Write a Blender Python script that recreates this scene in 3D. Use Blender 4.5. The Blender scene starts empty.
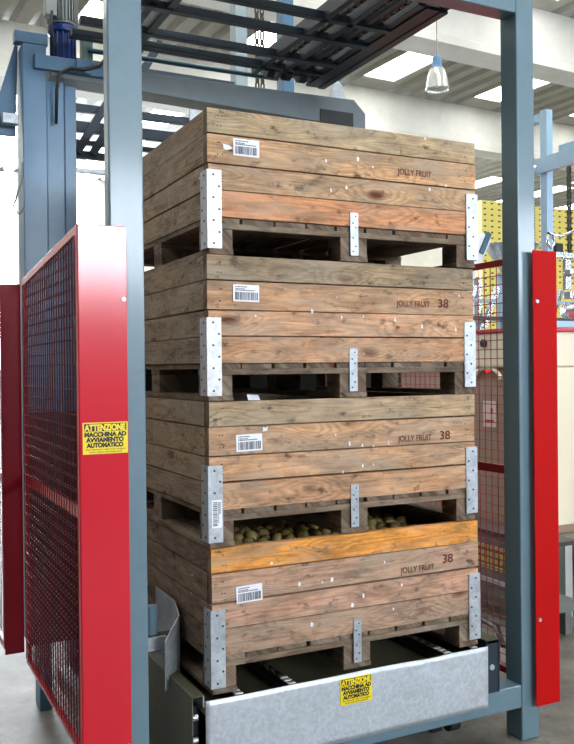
import bpy, math, random
from mathutils import Vector, Matrix
S = bpy.context.scene
COL = S.collection
PI = math.pi
FLOOR = -0.458

def lin(c):
    return c / 12.92 if c <= 0.04045 else ((c + 0.055) / 1.055) ** 2.4
def rgb(r, g, b):
    return (lin(r / 255), lin(g / 255), lin(b / 255), 1.0)

# ------------------------------------------------------------------ mesh builder
class MB:
    def __init__(self):
        self.v = []; self.f = []; self.uv = []; self.t = []; self.mi = []
    def face(self, idx, uvs=None, tint=(1, 1, 1, 1), mi=0):
        self.f.append(idx); self.uv.append(uvs or [(self.v[i][0] + self.v[i][1], self.v[i][2]) for i in idx])
        self.t.append(tint); self.mi.append(mi)
    def box(self, a, b, m=None, tint=(1, 1, 1, 1), axis=0, uo=(0, 0), mi=0, endk=1):
        """axis-aligned box from corner a to corner b; uv runs along `axis` in metres"""
        x0, y0, z0 = a; x1, y1, z1 = b
        P = [(x0, y0, z0), (x1, y0, z0), (x1, y1, z0), (x0, y1, z0), (x0, y0, z1), (x1, y0, z1), (x1, y1, z1), (x0, y1, z1)]
        n = len(self.v)
        for p in P:
            self.v.append(tuple(m @ Vector(p)) if m is not None else p)
        o = [i for i in range(3) if i != axis]
        for q in ((0, 3, 2, 1), (4, 5, 6, 7), (0, 1, 5, 4), (1, 2, 6, 5), (2, 3, 7, 6), (3, 0, 4, 7)):
            uv = [(P[i][axis] + uo[0], P[i][o[0]] + P[i][o[1]] + uo[1]) for i in q]
            tt = tint
            if endk != 1 and len({P[i][axis] for i in q}) == 1: tt = (tint[0] * endk, tint[1] * endk, tint[2] * endk, 1)
            self.face([n + i for i in q], uv, tt, mi)
        return self
    def cbox(self, c, s, m=None, **k):
        return self.box([c[i] - s[i] / 2 for i in range(3)], [c[i] + s[i] / 2 for i in range(3)], m, **k)
    def bar(self, p, q, w, h, **k):
        """rectangular bar from p to q, w across (horizontal), h up"""
        p = Vector(p); q = Vector(q); d = q - p; L = d.length; d.normalize()
        up = Vector((0, 0, 1)) if abs(d.z) < .9 else Vector((0, 1, 0))
        s = d.cross(up).normalized(); u = s.cross(d)
        M = Matrix((( d.x, s.x, u.x, p.x), (d.y, s.y, u.y, p.y), (d.z, s.z, u.z, p.z), (0, 0, 0, 1)))
        return self.box((0, -w / 2, -h / 2), (L, w / 2, h / 2), M, **k)
    def tube(self, pts, r, n=8, cap=True, mi=0, tint=(1, 1, 1, 1)):
        pts = [Vector(p) for p in pts]; rings = []
        rs = r if isinstance(r, (list, tuple)) else [r] * len(pts)
        pu = None
        for i, p in enumerate(pts):
            d = (pts[min(i + 1, len(pts) - 1)] - pts[max(i - 1, 0)]).normalized()
            if pu is None:
                up = Vector((0, 0, 1)) if abs(d.z) < .9 else Vector((0, 1, 0))
            else: up = pu
            s = d.cross(up).normalized(); u = s.cross(d); pu = u
            b = len(self.v); rings.append(b)
            for k in range(n):
                a = 2 * PI * k / n
                self.v.append(tuple(p + (s * math.cos(a) + u * math.sin(a)) * rs[i]))
        for i in range(len(pts) - 1):
            for k in range(n):
                k2 = (k + 1) % n
                self.face([rings[i] + k, rings[i] + k2, rings[i + 1] + k2, rings[i + 1] + k], None, tint, mi)
        if cap:
            self.face([rings[0] + k for k in range(n)][::-1], None, tint, mi)
            self.face([rings[-1] + k for k in range(n)], None, tint, mi)
        return self
    def lathe(self, prof, c=(0, 0, 0), n=24, mi=0):
        """profile of (radius, z) turned about the vertical through c"""
        base = len(self.v)
        for r, z in prof:
            for k in range(n):
                a = 2 * PI * k / n
                self.v.append((c[0] + r * math.cos(a), c[1] + r * math.sin(a), c[2] + z))
        for i in range(len(prof) - 1):
            for k in range(n):
                k2 = (k + 1) % n
                self.face([base + i * n + k, base + i * n + k2, base + (i + 1) * n + k2, base + (i + 1) * n + k], None, (1, 1, 1, 1), mi)
        return self
    def prism(self, pts, d, mi=0):
        """polygon pts (3D) extruded by vector d"""
        n = len(pts); b = len(self.v)
        for p in pts: self.v.append(tuple(p))
        for p in pts: self.v.append(tuple(p[i] + d[i] for i in range(3)))
        self.face(list(range(b, b + n))[::-1], mi=mi); self.face(list(range(b + n, b + 2 * n)), mi=mi)
        for i in range(n):
            j = (i + 1) % n
            self.face([b + i, b + j, b + n + j, b + n + i], mi=mi)
        return self
    def build(self, name, mat, parent=None, bevel=0, smooth=False, seg=2):
        me = bpy.data.meshes.new(name)
        me.from_pydata(self.v, [], self.f)
        ul = me.uv_layers.new(name='UVMap'); i = 0
        for uvs in self.uv:
            for uv in uvs:
                ul.data[i].uv = uv; i += 1
        ca = me.color_attributes.new('tint', 'FLOAT_COLOR', 'CORNER'); i = 0
        for f, t in zip(self.f, self.t):
            for _ in f:
                ca.data[i].color = t; i += 1
        for m in (mat if isinstance(mat, (list, tuple)) else [mat]): me.materials.append(m)
        for p, mi in zip(me.polygons, self.mi):
            p.material_index = mi; p.use_smooth = smooth
        me.update()
        import bmesh
        bm = bmesh.new(); bm.from_mesh(me); bmesh.ops.recalc_face_normals(bm, faces=bm.faces); bm.to_mesh(me); bm.free()
        o = bpy.data.objects.new(name, me); COL.objects.link(o)
        if parent is not None: o.parent = parent
        if bevel:
            b = o.modifiers.new('bevel', 'BEVEL'); b.width = bevel; b.segments = seg; b.limit_method = 'ANGLE'
            b.angle_limit = math.radians(50)
            b.harden_normals = False
        return o

def thing(name, label, cat, loc=(0, 0, 0), rz=0, group=None):
    o = bpy.data.objects.new(name, None); COL.objects.link(o)
    o.location = loc; o.rotation_euler = (0, 0, rz); o.empty_display_size = .1
    o['label'] = label; o['category'] = cat
    if group: o['group'] = group
    return o
def tag(o, label, cat, group=None, kind=None):
    o['label'] = label; o['category'] = cat
    if group: o['group'] = group
    if kind: o['kind'] = kind
    return o
def struct(o):
    o['kind'] = 'structure'; return o

# ------------------------------------------------------------------ materials
def newmat(name):
    m = bpy.data.materials.new(name); m.use_nodes = True
    nt = m.node_tree; b = nt.nodes['Principled BSDF']
    return m, nt, b
def N(nt, t, **k):
    n = nt.nodes.new(t)
    for a, v in k.items():
        if a.startswith('i_'):
            n.inputs[a[2:].replace('_', ' ')].default_value = v
        else: setattr(n, a, v)
    return n
def ramp(nt, stops, src=None, interp='LINEAR'):
    r = nt.nodes.new('ShaderNodeValToRGB'); e = r.color_ramp.elements; r.color_ramp.interpolation = interp
    while len(e) > 1: e.remove(e[0])
    e[0].position = stops[0][0]; e[0].color = stops[0][1]
    for p, c in stops[1:]:
        x = e.new(p); x.color = c
    if src is not None: nt.links.new(src, r.inputs[0])
    return r
def G(v): return (v, v, v, 1)
def mix(nt, mode, fac, a, b):
    n = nt.nodes.new('ShaderNodeMix'); n.data_type = 'RGBA'; n.blend_type = mode
    for sock, val in ((n.inputs[0], fac), (n.inputs[6], a), (n.inputs[7], b)):
        if hasattr(val, 'is_linked'): nt.links.new(val, sock)
        else: sock.default_value = val
    return n.outputs[2]

def painted(name, col, rough=.4, metallic=0, var=.12, scale=6, bump=0, dirt=0.0, dirtcol=(60, 52, 44), coat=0, spec=.5):
    m, nt, b = newmat(name)
    tc = N(nt, 'ShaderNodeTexCoord')
    n = N(nt, 'ShaderNodeTexNoise', i_Scale=scale, i_Detail=6, i_Roughness=.65)
    nt.links.new(tc.outputs['Object'], n.inputs['Vector'])
    r = ramp(nt, [(.3, G(1 - var)), (.7, G(1 + var * .3))], n.outputs['Fac'])
    c = mix(nt, 'MULTIPLY', 1, rgb(*col), r.outputs[0])
    if dirt:
        n2 = N(nt, 'ShaderNodeTexNoise', i_Scale=scale * 2.7, i_Detail=9, i_Roughness=.75)
        nt.links.new(tc.outputs['Object'], n2.inputs['Vector'])
        r2 = ramp(nt, [(.56, G(0)), (.75, G(dirt))], n2.outputs['Fac'])
        c = mix(nt, 'MIX', r2.outputs[0], c, rgb(*dirtcol))
    nt.links.new(c, b.inputs['Base Color'])
    b.inputs['Roughness'].default_value = rough; b.inputs['Metallic'].default_value = metallic
    b.inputs['Specular IOR Level'].default_value = spec
    if coat: b.inputs['Coat Weight'].default_value = coat; b.inputs['Coat Roughness'].default_value = .16
    if bump:
        bp = N(nt, 'ShaderNodeBump', i_Strength=bump, i_Distance=.01)
        nt.links.new(n.outputs['Fac'], bp.inputs['Height']); nt.links.new(bp.outputs[0], b.inputs['Normal'])
    return m

def wood(name, grime=.6, specks=True):
    m, nt, b = newmat(name)
    L = nt.links
    uv = N(nt, 'ShaderNodeUVMap', uv_map='UVMap')
    tint = N(nt, 'ShaderNodeAttribute', attribute_name='tint')
    def mp(sx, sy):
        q = N(nt, 'ShaderNodeMapping'); q.inputs['Scale'].default_value = (sx, sy, 1); L.new(uv.outputs[0], q.inputs[0]); return q.outputs[0]
    # knots
    kv = N(nt, 'ShaderNodeTexVoronoi', i_Scale=1.0, i_Randomness=1.0); L.new(mp(3.1, 7.5), kv.inputs['Vector'])
    knot = ramp(nt, [(.06, G(1)), (.12, G(.6)), (.18, G(0))], kv.outputs['Distance'])
    ksel = N(nt, 'ShaderNodeSeparateColor'); L.new(kv.outputs['Color'], ksel.inputs[0])
    kth = N(nt, 'ShaderNodeMath', operation='GREATER_THAN'); kth.inputs[1].default_value = .32; L.new(ksel.outputs[0], kth.inputs[0])
    knotm = N(nt, 'ShaderNodeMath', operation='MULTIPLY'); L.new(knot.outputs[0], knotm.inputs[0]); L.new(kth.outputs[0], knotm.inputs[1])
    # growth rings: distorted contour lines around knots
    base = N(nt, 'ShaderNodeTexNoise', i_Scale=1.0, i_Detail=2.5, i_Roughness=.5); L.new(mp(.9, 9), base.inputs['Vector'])
    ringf = ramp(nt, [(.0, G(1)), (.5, G(0))], kv.outputs['Distance'])
    add = N(nt, 'ShaderNodeMath', operation='MULTIPLY_ADD'); add.inputs[1].default_value = .35
    L.new(ringf.outputs[0], add.inputs[0]); L.new(base.outputs['Fac'], add.inputs[2])
    mul = N(nt, 'ShaderNodeMath', operation='MULTIPLY'); mul.inputs[1].default_value = 85; L.new(add.outputs[0], mul.inputs[0])
    sn = N(nt, 'ShaderNodeMath', operation='SINE'); L.new(mul.outputs[0], sn.inputs[0])
    ring = ramp(nt, [(.0, G(.78)), (.45, G(.98)), (1, G(1.08))], None)
    h = N(nt, 'ShaderNodeMath', operation='MULTIPLY_ADD'); h.inputs[1].default_value = .5; h.inputs[2].default_value = .5; L.new(sn.outputs[0], h.inputs[0]); L.new(h.outputs[0], ring.inputs[0])
    fine = N(nt, 'ShaderNodeTexNoise', i_Scale=1.0, i_Detail=8, i_Roughness=.7); L.new(mp(9, 190), fine.inputs['Vector'])
    finer = ramp(nt, [(.3, G(.66)), (.62, G(1.08))], fine.outputs['Fac'])
    c = mix(nt, 'MULTIPLY', 1, tint.outputs['Color'], ring.outputs[0])
    c = mix(nt, 'MULTIPLY', 1, c, finer.outputs[0])
    # broad hue drift
    dr = N(nt, 'ShaderNodeTexNoise', i_Scale=1.0, i_Detail=3); L.new(mp(2.2, 6), dr.inputs['Vector'])
    drr = ramp(nt, [(.3, (.80, .84, .90, 1)), (.7, (1.12, 1.0, .90, 1))], dr.outputs['Fac'])
    c = mix(nt, 'MULTIPLY', .8, c, drr.outputs[0])
    # weathering grey
    gr = N(nt, 'ShaderNodeTexNoise', i_Scale=1.0, i_Detail=10, i_Roughness=.72); L.new(mp(5, 16), gr.inputs['Vector'])
    grr = ramp(nt, [(.40, G(0)), (.66, G(grime))], gr.outputs['Fac'])
    c = mix(nt, 'MIX', grr.outputs[0], c, rgb(66, 56, 46))
    # scuffs: dark smudges
    sm = N(nt, 'ShaderNodeTexNoise', i_Scale=1.0, i_Detail=6, i_Roughness=.6); L.new(mp(14, 22), sm.inputs['Vector'])
    smr = ramp(nt, [(.575, G(0)), (.69, G(.8))], sm.outputs['Fac'])
    c = mix(nt, 'MIX', smr.outputs[0], c, rgb(42, 34, 28))
    c = mix(nt, 'MIX', knotm.outputs[0], c, rgb(92, 48, 26))
    # long dark drying cracks and mould streaks
    cr_ = N(nt, 'ShaderNodeTexNoise', i_Scale=1.0, i_Detail=5, i_Roughness=.6); L.new(mp(3.2, 70), cr_.inputs['Vector'])
    crr = ramp(nt, [(.66, G(0)), (.72, G(.8))], cr_.outputs['Fac'])
    c = mix(nt, 'MIX', crr.outputs[0], c, rgb(48, 38, 30))
    # grey bleaching in broad patches
    bl = N(nt, 'ShaderNodeTexNoise', i_Scale=1.0, i_Detail=5, i_Roughness=.65); L.new(mp(2.6, 11), bl.inputs['Vector'])
    blr = ramp(nt, [(.45, G(0)), (.66, G(.6))], bl.outputs['Fac'])
    c = mix(nt, 'MIX', blr.outputs[0], c, rgb(166, 152, 134))
    mo = N(nt, 'ShaderNodeTexNoise', i_Scale=1.0, i_Detail=8, i_Roughness=.7); L.new(mp(3.4, 8), mo.inputs['Vector'])
    mor = ramp(nt, [(.60, G(0)), (.74, G(.8))], mo.outputs['Fac'])
    c = mix(nt, 'MIX', mor.outputs[0], c, rgb(62, 58, 52))
    if specks:
        wv = N(nt, 'ShaderNodeTexVoronoi', i_Scale=1.0); L.new(mp(24, 24), wv.inputs['Vector'])
        wr = ramp(nt, [(.10, G(1)), (.14, G(0))], wv.outputs['Distance'])
        ws = N(nt, 'ShaderNodeSeparateColor'); L.new(wv.outputs['Color'], ws.inputs[0])
        wt = N(nt, 'ShaderNodeMath', operation='GREATER_THAN'); wt.inputs[1].default_value = .975; L.new(ws.outputs[1], wt.inputs[0])
        wm = N(nt, 'ShaderNodeMath', operation='MULTIPLY'); L.new(wr.outputs[0], wm.inputs[0]); L.new(wt.outputs[0], wm.inputs[1])
        c = mix(nt, 'MIX', wm.outputs[0], c, rgb(228, 222, 208))
    L.new(c, b.inputs['Base Color'])
    b.inputs['Roughness'].default_value = .8; b.inputs['Specular IOR Level'].default_value = .25
    bp = N(nt, 'ShaderNodeBump', i_Strength=.35, i_Distance=.004)
    L.new(fine.outputs['Fac'], bp.inputs['Height']); L.new(bp.outputs[0], b.inputs['Normal'])
    return m

def galvanised(name, col=(190, 197, 203), rough=.42, metal=.5, dirt=.5, lo=.70):
    m, nt, b = newmat(name); L = nt.links
    tc = N(nt, 'ShaderNodeTexCoord')
    v = N(nt, 'ShaderNodeTexVoronoi', i_Scale=90.0); L.new(tc.outputs['Object'], v.inputs['Vector'])
    s = N(nt, 'ShaderNodeSeparateColor'); L.new(v.outputs['Color'], s.inputs[0])
    r = ramp(nt, [(0, G(.86)), (1, G(1.06))], s.outputs[0])
    n = N(nt, 'ShaderNodeTexNoise', i_Scale=9.0, i_Detail=9, i_Roughness=.7); L.new(tc.outputs['Object'], n.inputs['Vector'])
    r2 = ramp(nt, [(.35, G(lo)), (.6, G(1.04))], n.outputs['Fac'])
    c = mix(nt, 'MULTIPLY', 1, rgb(*col), r.outputs[0]); c = mix(nt, 'MULTIPLY', 1, c, r2.outputs[0])
    n3 = N(nt, 'ShaderNodeTexNoise', i_Scale=38.0, i_Detail=4, i_Roughness=.6); L.new(tc.outputs['Object'], n3.inputs['Vector'])
    r3 = ramp(nt, [(.66, G(0)), (.74, G(dirt))], n3.outputs['Fac'])
    c = mix(nt, 'MIX', r3.outputs[0], c, rgb(70, 66, 60))
    L.new(c, b.inputs['Base Color']); b.inputs['Metallic'].default_value = metal
    rq = (1 - lo) / .3; rr = ramp(nt, [(.3, G(rough * (1 - .25 * rq))), (.7, G(rough * (1 + .3 * rq)))], n.outputs['Fac']); L.new(rr.outputs[0], b.inputs['Roughness'])
    return m

def glow(name, col, strength):
    m, nt, b = newmat(name)
    b.inputs['Base Color'].default_value = rgb(*col)
    b.inputs['Emission Color'].default_value = rgb(*col); b.inputs['Emission Strength'].default_value = strength
    return m

def concrete_panel(name, col, scale=1.2):
    m, nt, b = newmat(name); L = nt.links
    tc = N(nt, 'ShaderNodeTexCoord')
    n = N(nt, 'ShaderNodeTexNoise', i_Scale=scale, i_Detail=10, i_Roughness=.65); L.new(tc.outputs['Object'], n.inputs['Vector'])
    r = ramp(nt, [(.3, G(.82)), (.7, G(1.04))], n.outputs['Fac'])
    c = mix(nt, 'MULTIPLY', 1, rgb(*col), r.outputs[0]); L.new(c, b.inputs['Base Color'])
    b.inputs['Roughness'].default_value = .85
    return m

def floor_mat():
    m, nt, b = newmat('floor_concrete'); L = nt.links
    tc = N(nt, 'ShaderNodeTexCoord')
    n = N(nt, 'ShaderNodeTexNoise', i_Scale=2.2, i_Detail=12, i_Roughness=.7); L.new(tc.outputs['Object'], n.inputs['Vector'])
    r = ramp(nt, [(.28, rgb(50, 46, 40)), (.5, rgb(94, 91, 84)), (.72, rgb(134, 132, 124))], n.outputs['Fac'])
    n2 = N(nt, 'ShaderNodeTexNoise', i_Scale=11.0, i_Detail=8, i_Roughness=.7); L.new(tc.outputs['Object'], n2.inputs['Vector'])
    r2 = ramp(nt, [(.56, G(0)), (.7, G(.7))], n2.outputs['Fac'])
    c = mix(nt, 'MIX', r2.outputs[0], r.outputs[0], rgb(58, 50, 42)); L.new(c, b.inputs['Base Color'])
    b.inputs['Roughness'].default_value = .6
    bp = N(nt, 'ShaderNodeBump', i_Strength=.2, i_Distance=.01); L.new(n2.outputs['Fac'], bp.inputs['Height']); L.new(bp.outputs[0], b.inputs['Normal'])
    return m

WOOD = wood('crate_wood')
WOODB = wood('pallet_wood', grime=.8, specks=False)
GALV = galvanised('galvanised_plate')
GALV2 = galvanised('galvanised_sheet', (200, 208, 216), .40, .5, .12, .95)
GALVW = galvanised('paint_splashed_galvanised', (206, 208, 210), .5, .4, .6)
SCREW = painted('dark_screw', (70, 66, 62), .5, .6)
BLUE = painted('blue_grey_paint', (96, 122, 134), .45, 0, .12, 5, dirt=.25, dirtcol=(70, 84, 90), coat=.4)
BLUEH = painted('hoist_blue_paint', (78, 116, 146), .35, 0, .15, 5, dirt=.3, dirtcol=(50, 66, 78))
DARK = painted('dark_teal_steel', (30, 47, 60), .42, .1, .3, 5, dirt=.5, dirtcol=(24, 24, 24))
DARKER = painted('greasy_steel', (34, 38, 40), .4, .3, .35, 9, dirt=.6, dirtcol=(18, 16, 14))
TEAL = painted('teal_rod_paint', (18, 84, 104), .35, 0, .2)
RED = painted('red_guard_paint', (200, 2, 34), .5, 0, .06, 3, coat=.9, spec=.2)
REDR = painted('scarlet_guard_paint', (176, 0, 0), .65, 0, .06, 3, dirt=.15, dirtcol=(150, 10, 10), spec=.15)
REDW = painted('dark_red_wire', (104, 16, 34), .4, .1, .2)
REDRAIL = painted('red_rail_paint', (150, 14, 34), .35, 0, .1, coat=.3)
PLASTIC_DARK = painted('black_rubber', (24, 24, 24), .6)
MOTOR = painted('motor_blue', (16, 46, 110), .35, 0, .2, coat=.2)
MGREY = painted('motor_grey', (130, 134, 132), .45, .4, .2)
LABEL = painted('label_paper', (232, 234, 240), .7, 0, .03)
INK = painted('label_ink', (40, 44, 60), .7, 0, .03)
STENCIL = painted('brown_stencil_ink', (104, 52, 34), .8, 0, .5, 60)
YEL = painted('sign_yellow', (238, 214, 20), .45, 0, .04)
BLK = painted('sign_black', (18, 18, 16), .5)
CREAM = painted('cream_enamel', (226, 216, 190), .4, 0, .06, 3)
BEIGE = painted('beige_brown_panel', (150, 124, 104), .5, 0, .12, 3)
YCRATE = painted('yellow_plastic', (234, 222, 124), .5, 0, .06, 1.5)
YHOLE = painted('dark_hand_hole', (84, 66, 30), .8)
LIGHTBLUE = painted('pale_blue_paint', (150, 184, 206), .35, 0, .08, 5)
STAINLESS = painted('stainless_steel', (190, 200, 206), .25, .85, .12, 8)
CHAIN = painted('oiled_chain', (70, 66, 58), .4, .7, .4, 60)
LINK = painted('bright_chain_link', (205, 205, 200), .35, .7, .15, 40)
WALLW = concrete_panel('white_precast', (224, 225, 220))
ROOFG = concrete_panel('roof_slab', (178, 178, 172), 2.0)
SKY = glow('skylight_panel', (255, 252, 244), 11.0)
WIN = glow('window_daylight', (236, 244, 255), 50.0)
PAPER = painted('white_paper', (225, 230, 236), .8)

# ------------------------------------------------------------------ camera (fitted to the photograph)
cam_d = bpy.data.cameras.new('camera'); cam = bpy.data.objects.new('camera', cam_d); COL.objects.link(cam); S.camera = cam
CP = Vector((-1.113, -2.850, 1.172)); yaw, pit, rol = 0.46455, -0.00445, -0.01025
F = Vector((math.cos(pit) * math.sin(yaw), math.cos(pit) * math.cos(yaw), math.sin(pit)))
R = F.cross(Vector((0, 0, 1))).normalized(); U = R.cross(F)
R2 = R * math.cos(rol) + U * math.sin(rol); U2 = -R * math.sin(rol) + U * math.cos(rol)
cam.matrix_world = Matrix(((R2.x, U2.x, -F.x, CP.x), (R2.y, U2.y, -F.y, CP.y), (R2.z, U2.z, -F.z, CP.z), (0, 0, 0, 1)))
cam_d.sensor_fit = 'VERTICAL'; cam_d.sensor_height = 24; cam_d.lens = 24 * 852.6 / 744
cam_d.clip_end = 200; cam_d.clip_start = .05

# ------------------------------------------------------------------ text
def text_mesh(name, s, size, mat, parent, loc, width=None, rot=(PI / 2, 0, 0), bold=0.0, align='LEFT'):
    cu = bpy.data.curves.new(name, 'FONT'); cu.body = s; cu.size = size; cu.align_x = align
    cu.offset = bold * 1.3; cu.extrude = 0.0002
    t = bpy.data.objects.new(name, cu); COL.objects.link(t)
    bpy.context.view_layer.update()
    me = bpy.data.meshes.new_from_object(t.evaluated_get(bpy.context.evaluated_depsgraph_get()))
    bpy.data.objects.remove(t)
    xs = [v.co.x for v in me.vertices]
    if width and xs:
        k = width / (max(xs) - min(xs))
        for v in me.vertices: v.co.x *= k
    me.materials.clear(); me.materials.append(mat); me.name = name
    o = bpy.data.objects.new(name, me); COL.objects.link(o); o.location = loc; o.rotation_euler = rot; o.parent = parent
    return o

def warning_sign(parent, x, y, z, w, h, rx=0.0, worn=False):
    """yellow warning sign, front facing -Y, lower left corner at (x, y, z)"""
    sg = MB().box((0, 0, 0), (w, .0008, h)).build('warning_sign', YEL, parent)
    sg.location = (x, y - .001, z); sg.rotation_euler = (rx, 0, 0)
    sg['label'] = 'yellow warning sign with black Italian lettering'
    yy = -.0006
    MB().box((w * .03, yy - .0002, h * .72), (w * .97, yy, h * .965)).build('header_band', BLK, sg)
    text_mesh('lettering', 'ATTENZIONE', h * .27, YEL, sg, (w * .045, yy - .0006, h * .745), w * .91, bold=.0012)
    for s, zz, ww, xo in (('MACCHINA AD', .555, .93, .035), ('AVVIAMENTO', .385, .84, .08), ('AUTOMATICO', .215, .82, .09)):
        text_mesh('lettering', s, h * .19, BLK, sg, (w * xo, yy, h * zz), w * ww, bold=.001)
    text_mesh('small_print', 'Non rimuovere i ripari e non eseguire', h * .085, BLK, sg, (w * .06, yy, h * .12), w * .88)
    text_mesh('small_print', 'lavori senza autorizzazione', h * .085, BLK, sg, (w * .14, yy, h * .04), w * .72)
    return sg

def barcode(parent, x, y, z, w, h, rot=None, seed=0, tilt=0):
    rnd = random.Random(seed)
    lb = MB().box((0, 0, 0), (w, .0006, h)).build('barcode_label', LABEL, parent)
    lb.location = (x, y, z); lb.rotation_euler = rot or (0, tilt, 0)
    m = MB(); q = w * .07
    while q < w * .93:
        bw = rnd.choice((.0012, .002, .003)); m.box((q, -.0008, h * .1), (q + bw, -.0002, h * .56)); q += bw + rnd.choice((.0014, .0022, .003))
    for zz, a, b in ((.84, .08, .5), (.72, .08, .42), (.64, .08, .82)):
        q = w * a
        while q < w * b:
            bw = rnd.uniform(.003, .008); m.box((q, -.0008, h * zz), (q + bw, -.0002, h * (zz + .05))); q += bw + .0015
    m.build('barcode_print', INK, lb)
    return lb

# ------------------------------------------------------------------ crates
W = D = 1.2; H = 0.528
def tn(r, g, b):
    y = (r + g + b) / 3; k = .76
    e = 1.12
    return rgb(min(250, (y + (r - y) * k) * e), min(250, (y + (g - y) * k - 1) * e), min(250, (y + (b - y) * k + 1) * e))
def make_crate(idx, zb, dx, dy, rz, label, front, side, num, seed, lab):
    """front/side: four board colours top to bottom"""
    rnd = random.Random(seed)
    c = thing('wooden_crate', label, 'crate', (dx + .6, dy + .6, zb), rz, 'stacked wooden fruit crates')
    ox, oy = -.6, -.6
    zt = [(.437, .5245), (.330, .4325), (.236, .3255), (.1365, .2315)]   # boards top to bottom
    uo = lambda: (rnd.uniform(0, 50), rnd.uniform(0, 50))
    def wall(name, cols, axis, fixed, thick, lo, hi, sag=0.0):
        m = MB()
        for (z0, z1), col in zip(zt, cols):
            j = rnd.uniform(-.0015, .0015); t = rnd.uniform(-.002, .002); ang = rnd.uniform(-.0018, .0018)
            M = None
            if axis == 0:
                M = Matrix.Translation((0, t, j)) @ Matrix.Translation((0, 0, (z0 + z1) / 2)) @ Matrix.Rotation(ang, 4, 'Y') @ Matrix.Translation((0, 0, -(z0 + z1) / 2))
                m.box((lo + rnd.uniform(-.002, .002), fixed, z0), (hi + rnd.uniform(-.003, .003), fixed + thick, z1), M, tint=col, axis=0, uo=uo(), endk=.35)
            else:
                M = Matrix.Translation((t, 0, j)) @ Matrix.Translation((0, 0, (z0 + z1) / 2)) @ Matrix.Rotation(ang, 4, 'X') @ Matrix.Translation((0, 0, -(z0 + z1) / 2))
                m.box((fixed, lo, z0), (fixed + thick, hi, z1), M, tint=col, axis=1, uo=uo(), endk=.4)
            if fixed == oy or fixed == ox:
                for pp in ((lo + .045, lo + .052, hi - .055) if axis == 0 else (lo + .03,)):
                    for q in (.3, .72):
                        zz = z0 + (z1 - z0) * q; pj = pp + rnd.uniform(-.006, .006)
                        if axis == 0: m.tube([(pj, oy + .002, zz), (pj, oy - .0022, zz)], .0028, 6, mi=1)
                        else: m.tube([(ox + .002, pj, zz), (ox - .0022, pj, zz)], .0028, 6, mi=1)
        return m.build(name, [WOOD, SCREW], c, bevel=.0025)
    fr = wall('front_wall', front, 0, oy, .036, ox, ox + W)
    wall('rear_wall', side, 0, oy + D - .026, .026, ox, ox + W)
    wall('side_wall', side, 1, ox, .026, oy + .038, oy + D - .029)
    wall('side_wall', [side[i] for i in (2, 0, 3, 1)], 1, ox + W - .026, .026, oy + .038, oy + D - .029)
    g = tn(118, 96, 72)
    for sx in (0, 1):
        for sy in (0, 1):
            x0 = ox + .03 if sx == 0 else ox + W - .085
            y0 = oy + .04 if sy == 0 else oy + D - .085
            MB().box((x0, y0, .136), (x0 + .055, y0 + .055, .50), tint=g, axis=2, uo=uo()).build('corner_post', WOODB, c, bevel=.002)
    # pallet base: deck of slats running front to back, stringers across, blocks, skids
    m = MB(); n = 9; wd = (W - .01) / n
    for i in range(n):
        k = rnd.uniform(.75, 1.05)
        m.box((ox + .005 + i * wd, oy + .004 + rnd.uniform(0, .008), .1155), (ox + .005 + (i + 1) * wd - rnd.uniform(.005, .014), oy + D - .004, .1345), tint=(g[0] * k, g[1] * k, g[2] * k, 1), axis=1, uo=uo())
    m.build('deck_slats', WOODB, c, bevel=.0015)
    for y0, w_ in ((.003, .1), (.55, .1), (D - .103, .1)):
        k = rnd.uniform(.9, 1.25)
        MB().box((ox + .002, oy + y0, .0935), (ox + W - .002, oy + y0 + w_, .115), tint=(g[0] * k, g[1] * k, g[2] * k, 1), axis=0, uo=uo()).build('stringer_board', WOODB, c, bevel=.002)
    for bx, bw in ((.004, .092), (.548, .120), (W - .096, .092)):
        for by in (.006, .55, D - .106):
            k = rnd.uniform(.8, 1.2)
            MB().box((ox + bx, oy + by, .0205), (ox + bx + bw, oy + by + .1, .093), tint=(g[0] * k, g[1] * k * .98, g[2] * k, 1), axis=1, uo=uo()).build('foot_block', WOODB, c, bevel=.002)
        k = rnd.uniform(.8, 1.1)
        MB().box((ox + bx - .002, oy + .003, .0005), (ox + bx + bw + .002, oy + D - .003, .020), tint=(g[0] * k, g[1] * k, g[2] * k, 1), axis=1, uo=uo()).build('skid_board', WOODB, c, bevel=.002)
    # galvanised corner angles with dimples/screws
    for sx in (0, 1):
        for sy in (0, 1):
            X = ox if sx == 0 else ox + W; Y = oy if sy == 0 else oy + D
            ex = 1 if sx == 0 else -1; ey = 1 if sy == 0 else -1
            z0, z1 = (.022 if sx == 0 else .030) + rnd.uniform(-.004, .004), (.300 if sx == 0 else .308) + rnd.uniform(-.008, .008)
            t = .006; wx = .050 if sx == 0 else .052; wy = .062
            pts = [(X - ex * t, Y - ey * t), (X + ex * wx, Y - ey * t), (X + ex * wx, Y - ey * .0006), (X - ex * .0006, Y - ey * .0006), (X - ex * .0006, Y + ey * wy), (X - ex * t, Y + ey * wy)]
            s = MB().prism([(px, py, z0) for px, py in pts], (0, 0, z1 - z0))
            for i in range(7):
                zz = z0 + .018 + i * (z1 - z0 - .036) / 6; a = .018 + .022 * (i % 2)
                px = X + ex * a; s.tube([(px, Y - ey * (t - .001), zz), (px, Y - ey * (t + .0018), zz)], .0042, 8, mi=1)
                s.tube([(X - ex * (t - .001), Y + ey * (a + .006), zz), (X - ex * (t + .0018), Y + ey * (a + .006), zz)], .0042, 8, mi=1)
            k = s.build('corner_bracket', [(GALVW if (sx, sy) == (0, 0) and idx in (0, 1) else GALV), SCREW], c)
            k['label'] = 'galvanised steel corner bracket'
    s = MB().box((ox + .587, oy - .0052, .024), (ox + .622, oy - .0028, .190))
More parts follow.
